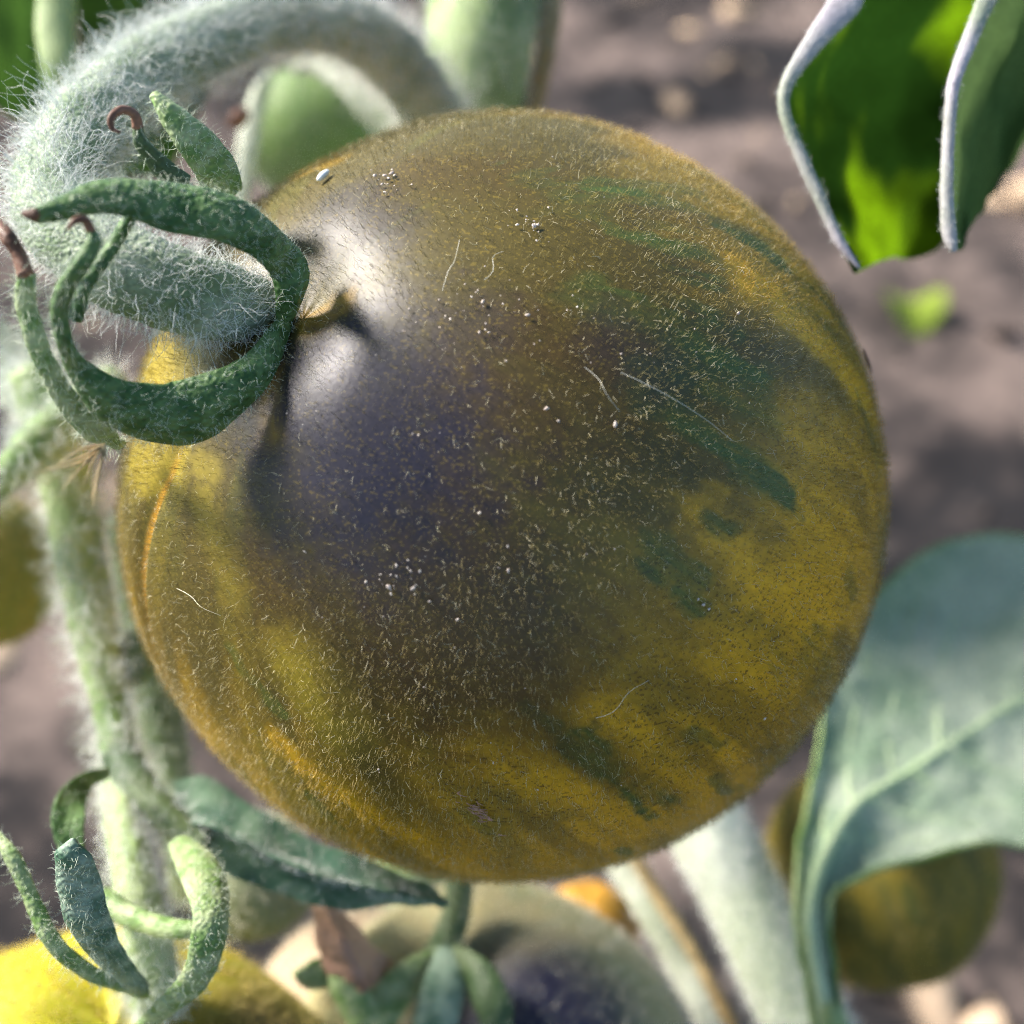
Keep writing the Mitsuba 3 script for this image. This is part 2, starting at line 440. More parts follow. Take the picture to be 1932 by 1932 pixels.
def tomato_skin(mid, rad, a, c, lists, cols, suture=None):
    b = np.cross(a, c)
    upper = on_sphere(1360, 560)
    gd, od, dd, ld, bd = (streak_data(x) for x in lists)

    def fn(p, n, uv):
        q = dr.normalize((mi.Vector3f(p) - V3(*mid)) / float(rad))
        x, y, z = dr.dot(q, V3(*c)), dr.dot(q, V3(*b)), dr.dot(q, V3(*a))
        th = dr.safe_acos(z)
        s = dr.rsqrt(x * x + y * y + 1e-6)
        stripe = fbm(x * s * 7 + 20, y * s * 7 + 20, th * 1.6)
        fine = fbm(x * s * 26, y * s * 26, th * 6)
        rag = (fbm(q.x * 26 + 9, q.y * 26, q.z * 26, octaves=4) - 0.5) * 1.9 + (fine - 0.5) * 0.9
        speck = noise(p.x * 6800, p.y * 6800, p.z * 6800)
        ripe = smooth(0.75, 1.5, th + (stripe - 0.5) * 1.1)
        col = mix(cols['olive'], cols['orange'], ripe * cols['ripe'])
        col = mix(col, cols['moss'], smooth(0.50, 0.72, stripe) * 0.55)
        col = mix(col, cols['lime'], streaks(q, rag * 0.8, ld))
        col = mix(col, cols['orange'], streaks(q, rag, od))
        col = mix(col, cols['green'], streaks(q, rag * 0.9 + (fine - 0.5) * 1.6, gd, 0.45, 1.5) * (0.62 + 0.38 * smooth(0.40, 0.60, fbm(x * s * 34 + 15, y * s * 34, th * 3.0))))
        thin = fbm(x * s * 30 + 5, y * s * 30, th * 3.2 + fine * 0.5)
        where = smooth(0.55, 0.85, dr.dot(q, V3(*upper))) * smooth(0.75, 1.0, th) * (1 - smooth(1.55, 2.1, th)) * smooth(0.42, 0.60, noise(q.x * 3.1 + 3, q.y * 3.1, q.z * 3.1 + 6))
        col = mix(col, cols['green'], smooth(0.54, 0.66, thin) * where * 0.75)
        col = mix(col, cols['olive'], smooth(0.46, 0.72, fbm(x * s * 17 + 50, y * s * 17, th * 2.4 + stripe)) * 0.5 * smooth(0.5, 0.9, th))
        dark = streaks(q, rag * 0.55, dd)
        col = mix(col, cols['brown'], streaks(q, rag * 0.8, bd))
        col = mix(col, cols['dark'], dark)
        if suture is not None:
            fit, t0, t1, sw = suture
            tc = dr.clip(th, t0, t1)
            sa = float(fit[0]) * tc * tc + float(fit[1]) * tc + float(fit[2])
            ca, sb = dr.cos(sa), dr.sin(sa)
            dphi = dr.abs(x * sb - y * ca) + (fine - 0.5) * 0.012
            line = (1 - smooth(0.004, 0.020, dphi)) * dr.select(x * ca + y * sb > 0, 1.0, 0.0) * smooth(t0 - 0.1, t0 + 0.05, th) * (1 - smooth(t1 - 0.1, t1 + 0.1, th))
            col = mix(col, cols['orange'] if sw is None else sw, line * 0.65)
        col = mix(col, cols['fleck'], smooth(0.68, 0.80, speck) * (0.22 - 0.10 * ripe))
        col = col * (1 - 0.55 * ripe * (1 - smooth(0.22, 0.34, noise(p.x * 5600, p.y * 5600 + 3, p.z * 5600))))
        return col * (0.86 + 0.28 * noise(p.x * 2600 + 7, p.y * 2600, p.z * 2600))
    return fn


COLS = dict(olive=(0.072, 0.054, 0.007), orange=(0.66, 0.365, 0.006), moss=(0.080, 0.078, 0.010), green=(0.056, 0.094, 0.014), dark=(0.020, 0.0165, 0.029), brown=(0.060, 0.029, 0.005), lime=(0.26, 0.20, 0.015), fleck=(0.34, 0.24, 0.03), ripe=0.75)


def bald(P):
    q = unit(P - MID)
    th = np.arccos(np.clip(q @ A, -1, 1))
    side = 0.5 + 0.5 * np.cos(np.arctan2(q @ B, q @ C) - BALD)          # the shoulder turned to the light is worn smooth
    return np.clip((th - 0.08 - 0.42 * side) / 0.50, 0.05, 1)


tomato = thing('tomato', 'large fuzzy tomato mottled purple, olive and orange with a curled green calyx, filling the middle', 'tomato', None)
big = fruit_mesh(MID, RAD, A, C)
skin_fn = tomato_skin(MID, RAD, A, C, (GREEN, GOLD, DARK, LIME, BROWN), COLS, (SUTFIT, float(SUT[0, 0]), float(SUT[-1, 0]), (0.46, 0.22, 0.01)))
scene['tomato_surface'] = {'type': 'bumpmap', 'arbitrary': grain(1.0, 3800), 'scale': 1.1e-5,
                           'bsdf': {'type': 'principled', 'base_color': mikit.proc(skin_fn), 'roughness': 0.47, 'specular': 0.48}}
skin = put('skin', mikit.ply(big, 'tomato_surface', smooth=True), tomato)
TOCAM = unit(EYE - MID)
# the hairs are clear: they carry the colour of the skin below, a little paler
scene['hair_skin'] = {'type': 'principled', 'base_color': mikit.proc(lambda p, n, uv: mi.Color3f(skin_fn(p, n, uv)) * 0.85 + mi.Color3f(0.195, 0.170, 0.080) * (0.35 + 1.3 * noise(p.x * 1800, p.y * 1800, p.z * 1800))), 'roughness': 0.45, 'specular': 0.35}
put('fuzz', fuzz(big, 10.0, 0.46, 0.0155, 'hair_skin', stand=0.86, curl=0.8, k=3, seed=3, keep=lambda P, N: bald(P) * (N @ TOCAM > -0.45), lean=UP * -0.10), tomato, kind='stuff')
put('fuzz', fuzz(big, 2.2, 0.52, 0.012, 'hair_pale', stand=0.5, curl=1.1, k=3, seed=33, keep=lambda P, N: bald(P) * (N @ TOCAM > -0.45), lean=UP * -0.10), tomato, kind='stuff', label='paler longer hairs')

# pedicel and its knuckle
ped = sweep([(532, 592, 15, 84), (490, 588, 19, 124), (400, 568, 23, 150), (290, 530, 25, 162), (185, 482, 25, 160), (108, 415, 23, 148), (105, 335, 19, 150), (172, 232, 13, 144), (285, 132, 6, 134), (420, 66, -1, 120), (550, 34, -9, 118), (660, 52, -17, 116), (745, 115, -25, 116), (800, 195, -31, 118), (850, 295, -37, 120)],
            n=140, sides=36, rough=0.35, seed=2, freq=500)
pk = put('pedicel', mikit.ply(ped, 'stem_green', smooth=True), tomato, label='thick woolly stalk bent like a knee over the fruit')
add_fuzz(pk, ped, 8.0, 1.8, 0.018, 'hair_white', stand=0.55, curl=1.1, k=4, seed=4)
add_fuzz(pk, ped, 1.1, 3.4, 0.020, 'hair_white', stand=0.75, curl=0.9, k=6, seed=44)

CAM = -FWD


def sepal(parent, rows, bsdf, thick=0.36, normal=None, cup=0.0, label=None, dense=9.0, hair='hair_green', length=0.6, name='sepal', seed=5, n=60):
    mesh = sweep(rows, thick=thick, normal=CAM if normal is None else normal, n=n, sides=22, cup=cup, rough=0.12, seed=seed, freq=700)
    key = put(name, mikit.ply(mesh, bsdf, smooth=True), parent, label=label)
    if dense:
        add_fuzz(key, mesh, dense, length, 0.015, hair, stand=0.5, curl=1.0, k=4, seed=seed)
    return key


sep_up = [(537, 606, 22.5, 36), (551, 552, 24.5, 62), (545, 500, 25, 84), (502, 447, 28, 96), (425, 404, 30, 106), (318, 382, 31, 108), (250, 367, 32, 90), (180, 367, 33, 74), (100, 396, 34, 44), (62, 407, 35, 24)]
sepal(tomato, sep_up, 'sepal_green', normal=np.array([CAM + RIGHT * 0.5, CAM + RIGHT * 0.3 + UP * 0.3, CAM + UP * 0.4, CAM + UP * 0.3]), cup=-0.28, seed=6, thick=0.42)
sepal(tomato, [(70, 406, 35, 26), (55, 405, 35, 20), (42, 403, 35, 8)], 'dry_brown', thick=0.4, dense=0, name='sepal_tip', label='shrivelled brown sepal tip', n=16)
sep_low = [(536, 608, 22.5, 34), (482, 700, 26, 76), (420, 752, 27, 108), (340, 788, 27, 132), (265, 782, 28, 118), (195, 750, 29, 92), (143, 692, 30, 56), (118, 640, 32, 40), (110, 590, 33, 42), (120, 545, 34, 40), (150, 500, 35, 36), (175, 457, 35, 28), (168, 430, 35, 20)]
sepal(tomato, sep_low, 'sepal_green', normal=np.array([CAM - UP * 0.2, CAM - UP * 0.6, CAM - UP * 0.5, CAM - RIGHT * 0.6, CAM - RIGHT * 0.4]), cup=-0.3, seed=7, thick=0.42, n=80)
sepal(tomato, [(172, 436, 35, 22), (160, 415, 35.5, 20), (140, 418, 36, 14), (128, 434, 36, 6)], 'dry_brown', thick=0.4, dense=0, name='sepal_tip', label='red brown hooked sepal tip', n=20)
sepal(tomato, [(222, 838, 20, 30), (185, 818, 24, 54), (118, 745, 27, 46), (72, 655, 29, 42), (48, 575, 30, 44), (48, 515, 31, 36)], 'sepal_pale', cup=-0.2, seed=8, dense=14, length=1.1)
sepal(tomato, [(50, 520, 31, 32), (36, 480, 31, 28), (14, 448, 31, 30), (-10, 415, 30, 18)], 'dry_brown', thick=0.5, dense=3, name='sepal_tip', label='dark withered sepal tip at the far left', n=24, seed=9)
sepal(tomato, [(258, 395, 29, 22), (236, 425, 30, 26), (205, 478, 31, 28), (165, 535, 31, 30), (140, 600, 30, 30)], 'sepal_green', seed=10)
sepal(tomato, [(425, 365, 20, 70), (405, 318, 22, 82), (368, 268, 23.5, 74), (328, 222, 24, 52), (290, 178, 24, 20)], 'sepal_pale', seed=11, thick=0.5, normal=CAM + UP * 0.3, dense=14)
sepal(tomato, [(345, 350, 25, 48), (300, 312, 26, 40), (268, 270, 27, 28), (258, 232, 27.5, 20)], 'stem_dark', seed=12, dense=5, length=1.0)
sepal(tomato, [(260, 240, 27.5, 22), (252, 214, 28, 20), (230, 207, 28.5, 18), (211, 220, 29, 16), (211, 242, 29, 12), (226, 250, 29, 8)], 'dry_brown', seed=13, dense=4, name='sepal_tip', label='brown curled sepal tip above the ring', n=30)

# ------------------------------------------------------------------ small things lying on the big tomato
def on_skin(px, py, lift=0.0):
    q = on_sphere(px, py)
    th, ph = polar(q)
    return MID + q * RAD * float(fruit_radius(np.array([th]), np.array([ph]))[0]) + q * lift * MM, q


def blob(px, py, size, seed, lift=0.1, jag=0.25, turn=None):
    p, q = on_skin(px, py, lift)
    r = np.random.default_rng(seed)
    s = trimesh.creation.icosphere(subdivisions=2 if max(size) > 0.3 else 1, radius=1.0)
    v = s.vertices * (1 + jag * (meshkit.noise(s.vertices * 1.7 + seed, seed)[:, None] - 0.5) * 2)
    t = unit(np.cross(q, r.normal(size=3))) if turn is None else unit(np.asarray(turn) - q * (np.asarray(turn) @ q))
    v = v * np.array(size) * MM
    return trimesh.Trimesh(p + v[:, :1] * t + v[:, 1:2] * np.cross(q, t) + v[:, 2:] * q, s.faces, process=False)


scene['egg_surface'] = {'type': 'principled', 'base_color': rgb(0.72, 0.78, 0.78), 'roughness': 0.35, 'specular': 0.5}
scene['sand_surface'] = {'type': 'principled', 'base_color': mikit.proc(lambda p, n, uv: mix((0.42, 0.33, 0.27), (0.72, 0.64, 0.56), noise(p.x * 1500, p.y * 1500, p.z * 1500))), 'roughness': 0.5, 'specular': 0.5}
put('insect_egg', mikit.ply(blob(614, 339, (0.66, 0.26, 0.24), 1, 0.42, 0.03, UP * 1.0 + RIGHT * 0.1), 'egg_surface', smooth=True), label='tiny white insect egg standing on the purple shoulder of the big tomato', category='insect egg')
FR = np.random.default_rng(77)
pieces = []
for _ in range(34):
    u = FR.normal(0, 0.5)
    p, q = on_skin(903 + u * 26 + FR.normal(0, 5), 1520 + u * 20 + FR.normal(0, 6), 0.22 + 0.12 * FR.random())
    d = unit(RIGHT - UP * 0.7 + FR.normal(size=3) * 0.55)
    d = unit(d - q * (d @ q))
    ln = FR.uniform(0.25, 0.7) * MM
    pieces.append(rod(p + d * np.linspace(-ln / 2, ln / 2, 4)[:, None] + q * np.array([0, 1, 1, 0])[:, None] * 0.00004, FR.uniform(0.03, 0.07), 0.02, 5))
put('dry_flake', mikit.ply(trimesh.util.concatenate(pieces), 'dry_petal', smooth=True), label='small pinkish brown dry flake stuck low on the big tomato', category='flake')
put('dry_flake', mikit.ply(blob(1628, 682, (0.95, 0.14, 0.12), 6, 0.5, 0.2, RIGHT * 0.7 - UP), 'dry_brown', smooth=True), label='thin dark brown chip on the right rim of the big tomato', category='flake')
r = np.random.default_rng(31)
spots = [(r.normal(760, 30), r.normal(1100, 26), 0.13) for _ in range(28)] + [(r.normal(735, 22), r.normal(352, 12), 0.13) for _ in range(18)] + [(r.normal(990, 26), r.normal(425, 16), 0.12) for _ in range(18)]
spots += [(r.normal(880, 130), r.normal(600, 45), 0.10) for _ in range(50)] + [(r.uniform(480, 1500), r.uniform(300, 1550), 0.10) for _ in range(110)] + [(1325, 1140, 0.2), (1315, 1130, 0.15), (1335, 1148, 0.18), (1030, 773, 0.16), (905, 632, 0.2), (865, 1165, 0.2)]
grains = [blob(x, y, np.array([1.0, 0.65, 0.5]) * s * r.lognormal(-0.75, 0.45), 100 + k, 0.30, 0.75) for k, (x, y, s) in enumerate(spots) if np.hypot(x - 950, y - 936) < 690]
put('sand', mikit.ply(trimesh.util.concatenate(grains), 'sand_surface', smooth=True), kind='stuff', label='pale grains of sand and dust caught in the fuzz of the big tomato', category='sand')
for (x0, y0, x1, y1, bow, lab) in ((345, 1107, 420, 1158, 0.5, 'pale stray fibre lying on the left lobe of the big tomato'), (1098, 700, 1160, 780, 0.2, 'fine straight fibre right of the dark middle of the big tomato'), (1165, 710, 1370, 835, 0.7, 'long bent fibre over the green patch of the big tomato'),
                                    (838, 560, 868, 470, 0.3, 'thin straw coloured fibre high on the big tomato'), (915, 540, 945, 485, 0.2, 'shorter straw coloured fibre right of the longer one, high on the big tomato'), (1120, 1345, 1215, 1275, 0.1, 'straight golden fibre low on the right of the big tomato')):
    t = np.linspace(0, 1, 9)
    P = np.array([on_skin(x0 + (x1 - x0) * k + bow * 14 * math.sin(k * 3.1), y0 + (y1 - y0) * k, 0.55 + 0.3 * math.sin(3.14 * k))[0] for k in t])
    put('stray_fibre', mikit.ply(rod(P + r.normal(size=3) * 0.00012 * np.sin(t * 7)[:, None], 0.016, 0.010, 6), 'hair_cream', smooth=True), label=lab, category='fibre')
DRYP = at(198, 840, 30)
fib = []
for k in range(16):
    a0 = r.normal(size=3) * 0.35
    d = unit(unit(at(120, 890, 33) - DRYP) + a0)
    P = DRYP + d * np.linspace(0, 1, 6)[:, None] * r.uniform(2.0, 4.4) * MM + r.normal(size=3) * np.linspace(0, 1, 6)[:, None] ** 2 * 0.6 * MM
    fib.append(rod(P, 0.09, 0.03, 6))
put('dry_tuft', mikit.ply(trimesh.util.concatenate(fib), 'dry_straw', smooth=True), label='little tuft of dry pale fibres left below the calyx of the big tomato', category='dry tuft')

# ------------------------------------------------------------------ other tomatoes
def small_fruit(label, px, py, d, r_px, axis, cols, ripe=0.8, dark=(), squash=1.0, dens=3.0, hair='hair_straw'):
    key = thing('tomato', label, 'tomato', None)
    mid, rad = at(px, py, d), float(mm(r_px, d))
    a = unit(RIGHT * axis[0] + UP * axis[1] + CAM * axis[2])
    c = unit(np.cross(a, [0.3, 0.8, 0.2]))
    k = lambda th, ph: 1 - 0.12 * np.exp(-(th / 0.22) ** 2) + 0.012 * np.cos(5 * ph) - 0.04 * np.exp(-((np.pi - th) / 0.25) ** 2)
    mesh = fruit_mesh(mid, rad, a, c, k, 64, 96, squash)
    cl = {**COLS, **cols, 'ripe': ripe}
    fn_marks = [unit(RIGHT * x + UP * y + CAM * z) for x, y, z, w in dark]

    def fn(p, n, uv):
        q = dr.normalize((mi.Vector3f(p) - V3(*mid)) / float(rad))
        th = dr.safe_acos(dr.dot(q, V3(*a)))
        x, y = dr.dot(q, V3(*c)), dr.dot(q, V3(*np.cross(a, c)))
        s = dr.rsqrt(x * x + y * y + 1e-6)
        stripe = fbm(x * s * 6 + 20, y * s * 6 + 20, th * 1.5)
        col = mix(cl['olive'], cl['orange'], smooth(0.3, 0.65, stripe) * cl['ripe'])
        col = mix(col, cl['green'], smooth(0.58, 0.70, stripe) * 0.8)
        for v, (_, _, _, w) in zip(fn_marks, dark):
            col = mix(col, cl['dark'], 1 - smooth(0.4, 1.3, dr.norm(q - V3(*v)) / w + (fbm(q.x * 4, q.y * 4, q.z * 4) - 0.5) * 0.5))
        return mix(col, cl['fleck'], smooth(0.7, 0.8, noise(p.x * 4300, p.y * 4300, p.z * 4300)) * 0.35)
    scene[key + '_surface'] = {'type': 'principled', 'base_color': mikit.proc(fn), 'roughness': 0.6, 'specular': 0.35}
    put('skin', mikit.ply(mesh, key + '_surface', smooth=True), key)
    if dens:
        put('fuzz', fuzz(mesh, dens, 0.7, 0.028, hair, stand=0.6, k=3, seed=40 + len(scene), keep=lambda P, N: (N @ TOCAM > -0.3) * 1.0), key, kind='stuff')
    return key


yellow = small_fruit('bright yellow green tomato cut off by the lower left corner', 190, 2290, -8, 520, (0.15, 0.8, 0.35), dict(olive=(0.42, 0.39, 0.02), orange=(0.52, 0.43, 0.02), green=(0.33, 0.36, 0.03), fleck=(0.6, 0.55, 0.15), dark=(0.06, 0.045, 0.012)), dark=((0.75, 0.6, 0.3, 0.55),), dens=5)  # the dark mark paints the shaded right side
purple = small_fruit('pale fuzzy tomato with a large dark purple shoulder at the bottom centre', 925, 2060, -30, 385, (-0.1, 0.75, 0.5), dict(olive=(0.30, 0.28, 0.14), orange=(0.36, 0.30, 0.14), green=(0.26, 0.26, 0.12), dark=(0.018, 0.018, 0.045), fleck=(0.12, 0.12, 0.10)), dark=((0.22, 0.55, 0.66, 0.50), (0.10, 0.42, 0.8, 0.45)), dens=2.8, hair='hair_cream')
tan = small_fruit('tan fuzzy tomato with one round dark spot, half hidden by a dry brown petal', 690, 1922, -44, 205, (0.5, 0.5, 0.6), dict(olive=(0.42, 0.31, 0.20), orange=(0.46, 0.34, 0.22), green=(0.40, 0.31, 0.18), dark=(0.06, 0.05, 0.06), fleck=(0.42, 0.31, 0.2)), dark=((0.45, 0.80, 0.35, 0.30),), dens=4, hair='hair_cream')
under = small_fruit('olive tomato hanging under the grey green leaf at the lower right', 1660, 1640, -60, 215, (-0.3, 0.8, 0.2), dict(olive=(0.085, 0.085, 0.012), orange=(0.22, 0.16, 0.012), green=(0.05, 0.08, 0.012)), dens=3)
left_f = small_fruit('blurred olive green tomato behind the stems at the left edge', -40, 1075, -40, 150, (0, 1, 0.2), dict(olive=(0.16, 0.17, 0.03), orange=(0.22, 0.19, 0.03), green=(0.12, 0.16, 0.03)), dens=3)
young = small_fruit('young green tomato behind the arched stalk at the top', 606, 255, -72, 140, (0.2, 1, 0.1), dict(olive=(0.13, 0.23, 0.06), orange=(0.16, 0.26, 0.07), green=(0.10, 0.19, 0.05), fleck=(0.2, 0.28, 0.12)), dens=6, hair='hair_green')
pale = small_fruit('small pale unripe tomato under the pointed leaf at the lower left', 480, 1650, -20, 118, (-0.5, 0.8, 0), dict(olive=(0.24, 0.27, 0.15), orange=(0.27, 0.30, 0.17), green=(0.2, 0.25, 0.13), fleck=(0.3, 0.3, 0.2)), dens=5, hair='hair_cream')
orange_f = small_fruit('orange tomato mostly hidden behind the purple shouldered one', 1110, 1760, -70, 95, (0, 1, 0.2), dict(olive=(0.34, 0.18, 0.02), orange=(0.5, 0.24, 0.02), green=(0.3, 0.2, 0.03)), dens=0)

# calyx of the yellow tomato
sepal(yellow, [(-8, 1575, 14, 22), (18, 1612, 15, 32), (45, 1665, 15, 36), (68, 1720, 15, 38), (95, 1775, 15, 40), (148, 1825, 14, 40), (210, 1856, 12, 36), (270, 1875, 8, 30)], 'sepal_pale', seed=21, dense=8, length=0.9, normal=CAM - RIGHT * 0.3, cup=-0.2)
sepal(yellow, [(138, 1583, 22, 8), (136, 1612, 22, 66), (142, 1650, 21, 84), (152, 1695, 20, 88), (164, 1740, 19, 84), (203, 1806, 16, 64), (265, 1868, 10, 38)], 'sepal_blue', seed=22, dense=9, normal=CAM + UP * 0.3, cup=-0.2)
sepal(yellow, [(200, 1458, -2, 22), (160, 1474, 1, 34), (134, 1510, 3, 56), (128, 1555, 5, 60), (138, 1610, 6, 44)], 'sepal_green', seed=23, dense=3, normal=CAM + RIGHT * 0.4, cup=0.3, name='bract')
sepal(yellow, [(340, 1585, 6, 50), (384, 1645, 12, 86), (400, 1712, 15, 74), (394, 1775, 16, 70), (374, 1845, 15, 62), (322, 1897, 13, 52), (268, 1942, 10, 36)], 'sepal_pale', seed=24, dense=9, normal=CAM + RIGHT * 0.5, cup=-0.25)
sepal(yellow, [(195, 1695, 4, 46), (250, 1730, 6, 44), (312, 1750, 8, 40), (372, 1754, 9, 34)], 'sepal_pale', seed=25, dense=8, thick=0.8)
ym = sweep([(228, 1470, -8, 62), (232, 1540, -4, 66), (250, 1640, 0, 78), (275, 1750, 2, 86), (292, 1870, 0, 90), (300, 1960, -6, 90)], n=60, sides=28, rough=0.3, seed=5)
yk = put('pedicel', mikit.ply(ym, 'stem_light', smooth=True), yellow, label='pale woolly stalk of the yellow tomato')
add_fuzz(yk, ym, 9, 1.6, 0.022, 'hair_white', stand=0.55, curl=1.1, k=5, seed=27)

# calyx and stalk of the purple tomato
st = sweep([(868, 1660, -22, 52), (862, 1715, -21, 54), (846, 1770, -20, 58), (828, 1815, -18, 70), (815, 1880, -18, 90)], n=40, sides=20, rough=0.1, seed=8)
sk = put('pedicel', mikit.ply(st, 'stem_dark', smooth=True), purple)
add_fuzz(sk, st, 4, 0.8, 0.022, 'hair_green', seed=28)
for rows, b in (([(835, 1800, -16, 30), (780, 1835, -14, 56), (735, 1885, -13, 76), (705, 1950, -12, 60)], 'sepal_pale'), ([(850, 1800, -15, 40), (900, 1840, -12, 66), (930, 1900, -10, 70), (945, 1960, -10, 50)], 'stem_dark'),
                ([(840, 1790, -15, 40), (838, 1850, -12, 78), (820, 1940, -10, 84)], 'sepal_blue'), ([(700, 1800, -16, 12), (640, 1830, -14, 50), (590, 1840, -13, 60), (556, 1838, -12, 14)], 'sepal_pale'), ([(640, 1800, -13, 16), (650, 1850, -12, 66), (690, 1930, -12, 70)], 'sepal_pale')):
    sepal(purple, rows, b, seed=30 + len(scene), dense=3, hair='hair_green', cup=-0.2)

# ------------------------------------------------------------------ the plant: stems, peduncles, leaves
plantk = thing('tomato_plant', 'woolly tomato plant whose pale hairy stems and grey green leaves surround the big tomato', 'plant')


def stem(name, rows, bsdf, dens=4.0, length=1.2, hair='hair_white', seed=50, label=None, rough=0.2, radius=0.030, n=60):
    mesh = sweep(rows, n=n, sides=28, rough=rough, seed=seed, freq=450)
    key = put(name, mikit.ply(mesh, bsdf, smooth=True), plantk, label=label)
    if dens:
        add_fuzz(key, mesh, dens, length, radius, hair, stand=0.6, curl=0.9, k=3, seed=seed)
    return key


stem('main_stem', [(950, -260, -52, 220), (925, -60, -46, 212), (905, 80, -43, 204), (890, 240, -46, 190), (880, 420, -58, 176), (840, 800, -74, 180), (800, 1500, -90, 190), (770, 2600, -110, 200), (760, 5200, -200, 230)], 'stem_light', 1.8, 1.5, seed=51, n=110, label='thick pale green main stem at the top centre')
stem('dry_strip', [(1048, -120, -46, 40), (1042, 0, -45, 40), (1030, 100, -44, 36), (1012, 190, -44, 30), (1000, 280, -44, 24)], 'dry_straw', 0, seed=52, label='dry straw coloured strip along the main stem')
stem('side_stem', [(60, 700, -14, 90), (108, 840, -14, 96), (136, 960, -14, 96), (158, 1090, -13, 92), (182, 1210, -12, 84), (208, 1330, -11, 68), (228, 1440, -9, 68), (230, 1500, -8, 66)], 'stem_light', 5, 2.2, seed=53, label='pale hairy side stem along the left edge of the big tomato')
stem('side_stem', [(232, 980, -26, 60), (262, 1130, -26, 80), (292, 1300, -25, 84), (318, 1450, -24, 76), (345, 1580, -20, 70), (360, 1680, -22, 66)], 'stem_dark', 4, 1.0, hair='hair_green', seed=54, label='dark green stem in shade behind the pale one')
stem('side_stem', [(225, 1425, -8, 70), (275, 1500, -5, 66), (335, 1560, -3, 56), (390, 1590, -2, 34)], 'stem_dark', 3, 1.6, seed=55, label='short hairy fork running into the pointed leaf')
stem('side_stem', [(210, 720, -16, 70), (130, 790, -10, 84), (75, 840, -8, 90), (20, 890, -8, 66), (-60, 950, -10, 66)], 'stem_light', 6, 1.6, seed=56, label='pale stem leaving the frame at the left edge')
stem('side_stem', [(-60, 600, -22, 90), (10, 680, -22, 100), (60, 745, -22, 104), (110, 830, -22, 90)], 'stem_white', 4, 1.4, seed=57)
stem('bud', [(250, 1200, -16, 30), (254, 1245, -14, 70), (256, 1285, -15, 40)], 'sepal_green', 0, seed=58)
stem('peduncle', [(850, 700, -74, 110), (1000, 950, -66, 120), (1160, 1250, -54, 136), (1290, 1480, -47, 148), (1340, 1570, -45, 150), (1385, 1655, -44, 148), (1440, 1770, -42, 146), (1500, 1895, -40, 150), (1570, 2040, -40, 150), (1700, 2600, -60, 150)], 'stem_white', 4, 1.2, seed=59, label='thick whitish stem slanting down below the big tomato')
stem('peduncle', [(845, 900, -80, 56), (960, 1220, -66, 60), (1120, 1530, -53, 64), (1208, 1677, -50, 66), (1281, 1800, -49, 66), (1349, 1932, -48, 66), (1440, 2120, -50, 66)], 'stem_white', 3, 1.0, seed=60, label='narrow white stem left of the thick whitish one')
stem('dry_strip', [(1190, 1600, -48, 20), (1240, 1690, -48, 24), (1310, 1800, -47, 22), (1380, 1932, -46, 22), (1430, 2040, -46, 20)], 'dry_straw', 0, seed=61)
for rows in ([(452, 400, -60, 20), (462, 320, -60, 36), (474, 240, -60, 40), (490, 175, -60, 30), (512, 130, -60, 10)], [(548, 128, -58, 14), (600, 120, -57, 50), (655, 140, -56, 72), (705, 190, -56, 76), (760, 270, -58, 50)]):
    sepal(young, rows, 'stem_white', seed=62 + len(scene), dense=4, hair='hair_white', length=1.0, thick=0.9)  # white strips put in for the lit edge of the young tomato
stem('dry_tip', [(430, 235, -40, 10), (446, 226, -40, 34), (462, 212, -41, 24)], 'dry_brown', 0, seed=63, rough=0.05)

# pointed leaf low at the left
lm, lv = sheet([(330, 1480, -6), (400, 1468, -6), (500, 1540, -5), (600, 1592, -4), (700, 1630, -3), (790, 1665, -3), (850, 1706, -3)],
               [(330, 1550, -3), (400, 1560, -1), (500, 1610, 1), (600, 1650, 2), (700, 1676, 2), (790, 1692, 0), (850, 1707, -3)],
               [(330, 1610, -5), (400, 1640, -4), (500, 1676, -3), (600, 1702, -2), (700, 1712, -2), (790, 1708, -3), (850, 1708, -3)], bow=0.6, ripple=0.7, seed=3, freq=300)
k = put('leaf', mikit.ply(lm, 'blade_blue', smooth=True), plantk, label='narrow pointed leaf pressed under the big tomato at the lower left')
add_fuzz(k, lm, 6, 0.45, 0.02, 'hair_white', stand=0.5, seed=64)
# broad grey green leaf at the right
L_ = [(1545, 1990, -26), (1508, 1720, -33), (1538, 1450, -45), (1590, 1200, -56), (1740, 1049, -64), (1869, 1016, -68), (2050, 1050, -65), (2190, 1230, -52)]
M_ = [(1575, 1990, -24), (1532, 1720, -31), (1600, 1540, -41), (1727, 1449, -47), (1851, 1369, -51), (1960, 1310, -53), (2090, 1260, -53), (2190, 1235, -52)]
R_ = [(1606, 1990, -26), (1562, 1720, -32), (1633, 1651, -36), (1743, 1616, -39), (1852, 1594, -41), (1980, 1590, -43), (2100, 1450, -45), (2190, 1240, -52)]
lm, lv = sheet(L_, M_, R_, n=150, m=81, bow=1.6, ripple=2.2, seed=9, freq=110, oct_=5)
stem('petiole', [(1570, 1900, -25, 40), (1578, 1980, -25, 46), (1590, 2100, -32, 50), (1560, 2300, -50, 54), (1450, 2700, -80, 60)], 'stem_light', 0, seed=71)
k = put('leaf', mikit.ply(lm, 'blade_grey', smooth=True), plantk, label='broad grey green downy leaf at the right edge')
add_fuzz(k, lm, 2.5, 0.5, 0.03, 'hair_white', stand=0.4, seed=65)
put('midrib', mikit.ply(rod(lv[2:-4, 40] - CAM * 0.0004, 0.75, 0.35), 'leaf_vein', smooth=True), k)
put('margin', mikit.ply(rod(lv[:, 80], 0.35, 0.25), 'stem_light', smooth=True), k)
put('margin', mikit.ply(rod(lv[:, 0], 0.35, 0.25), 'stem_light', smooth=True), k)
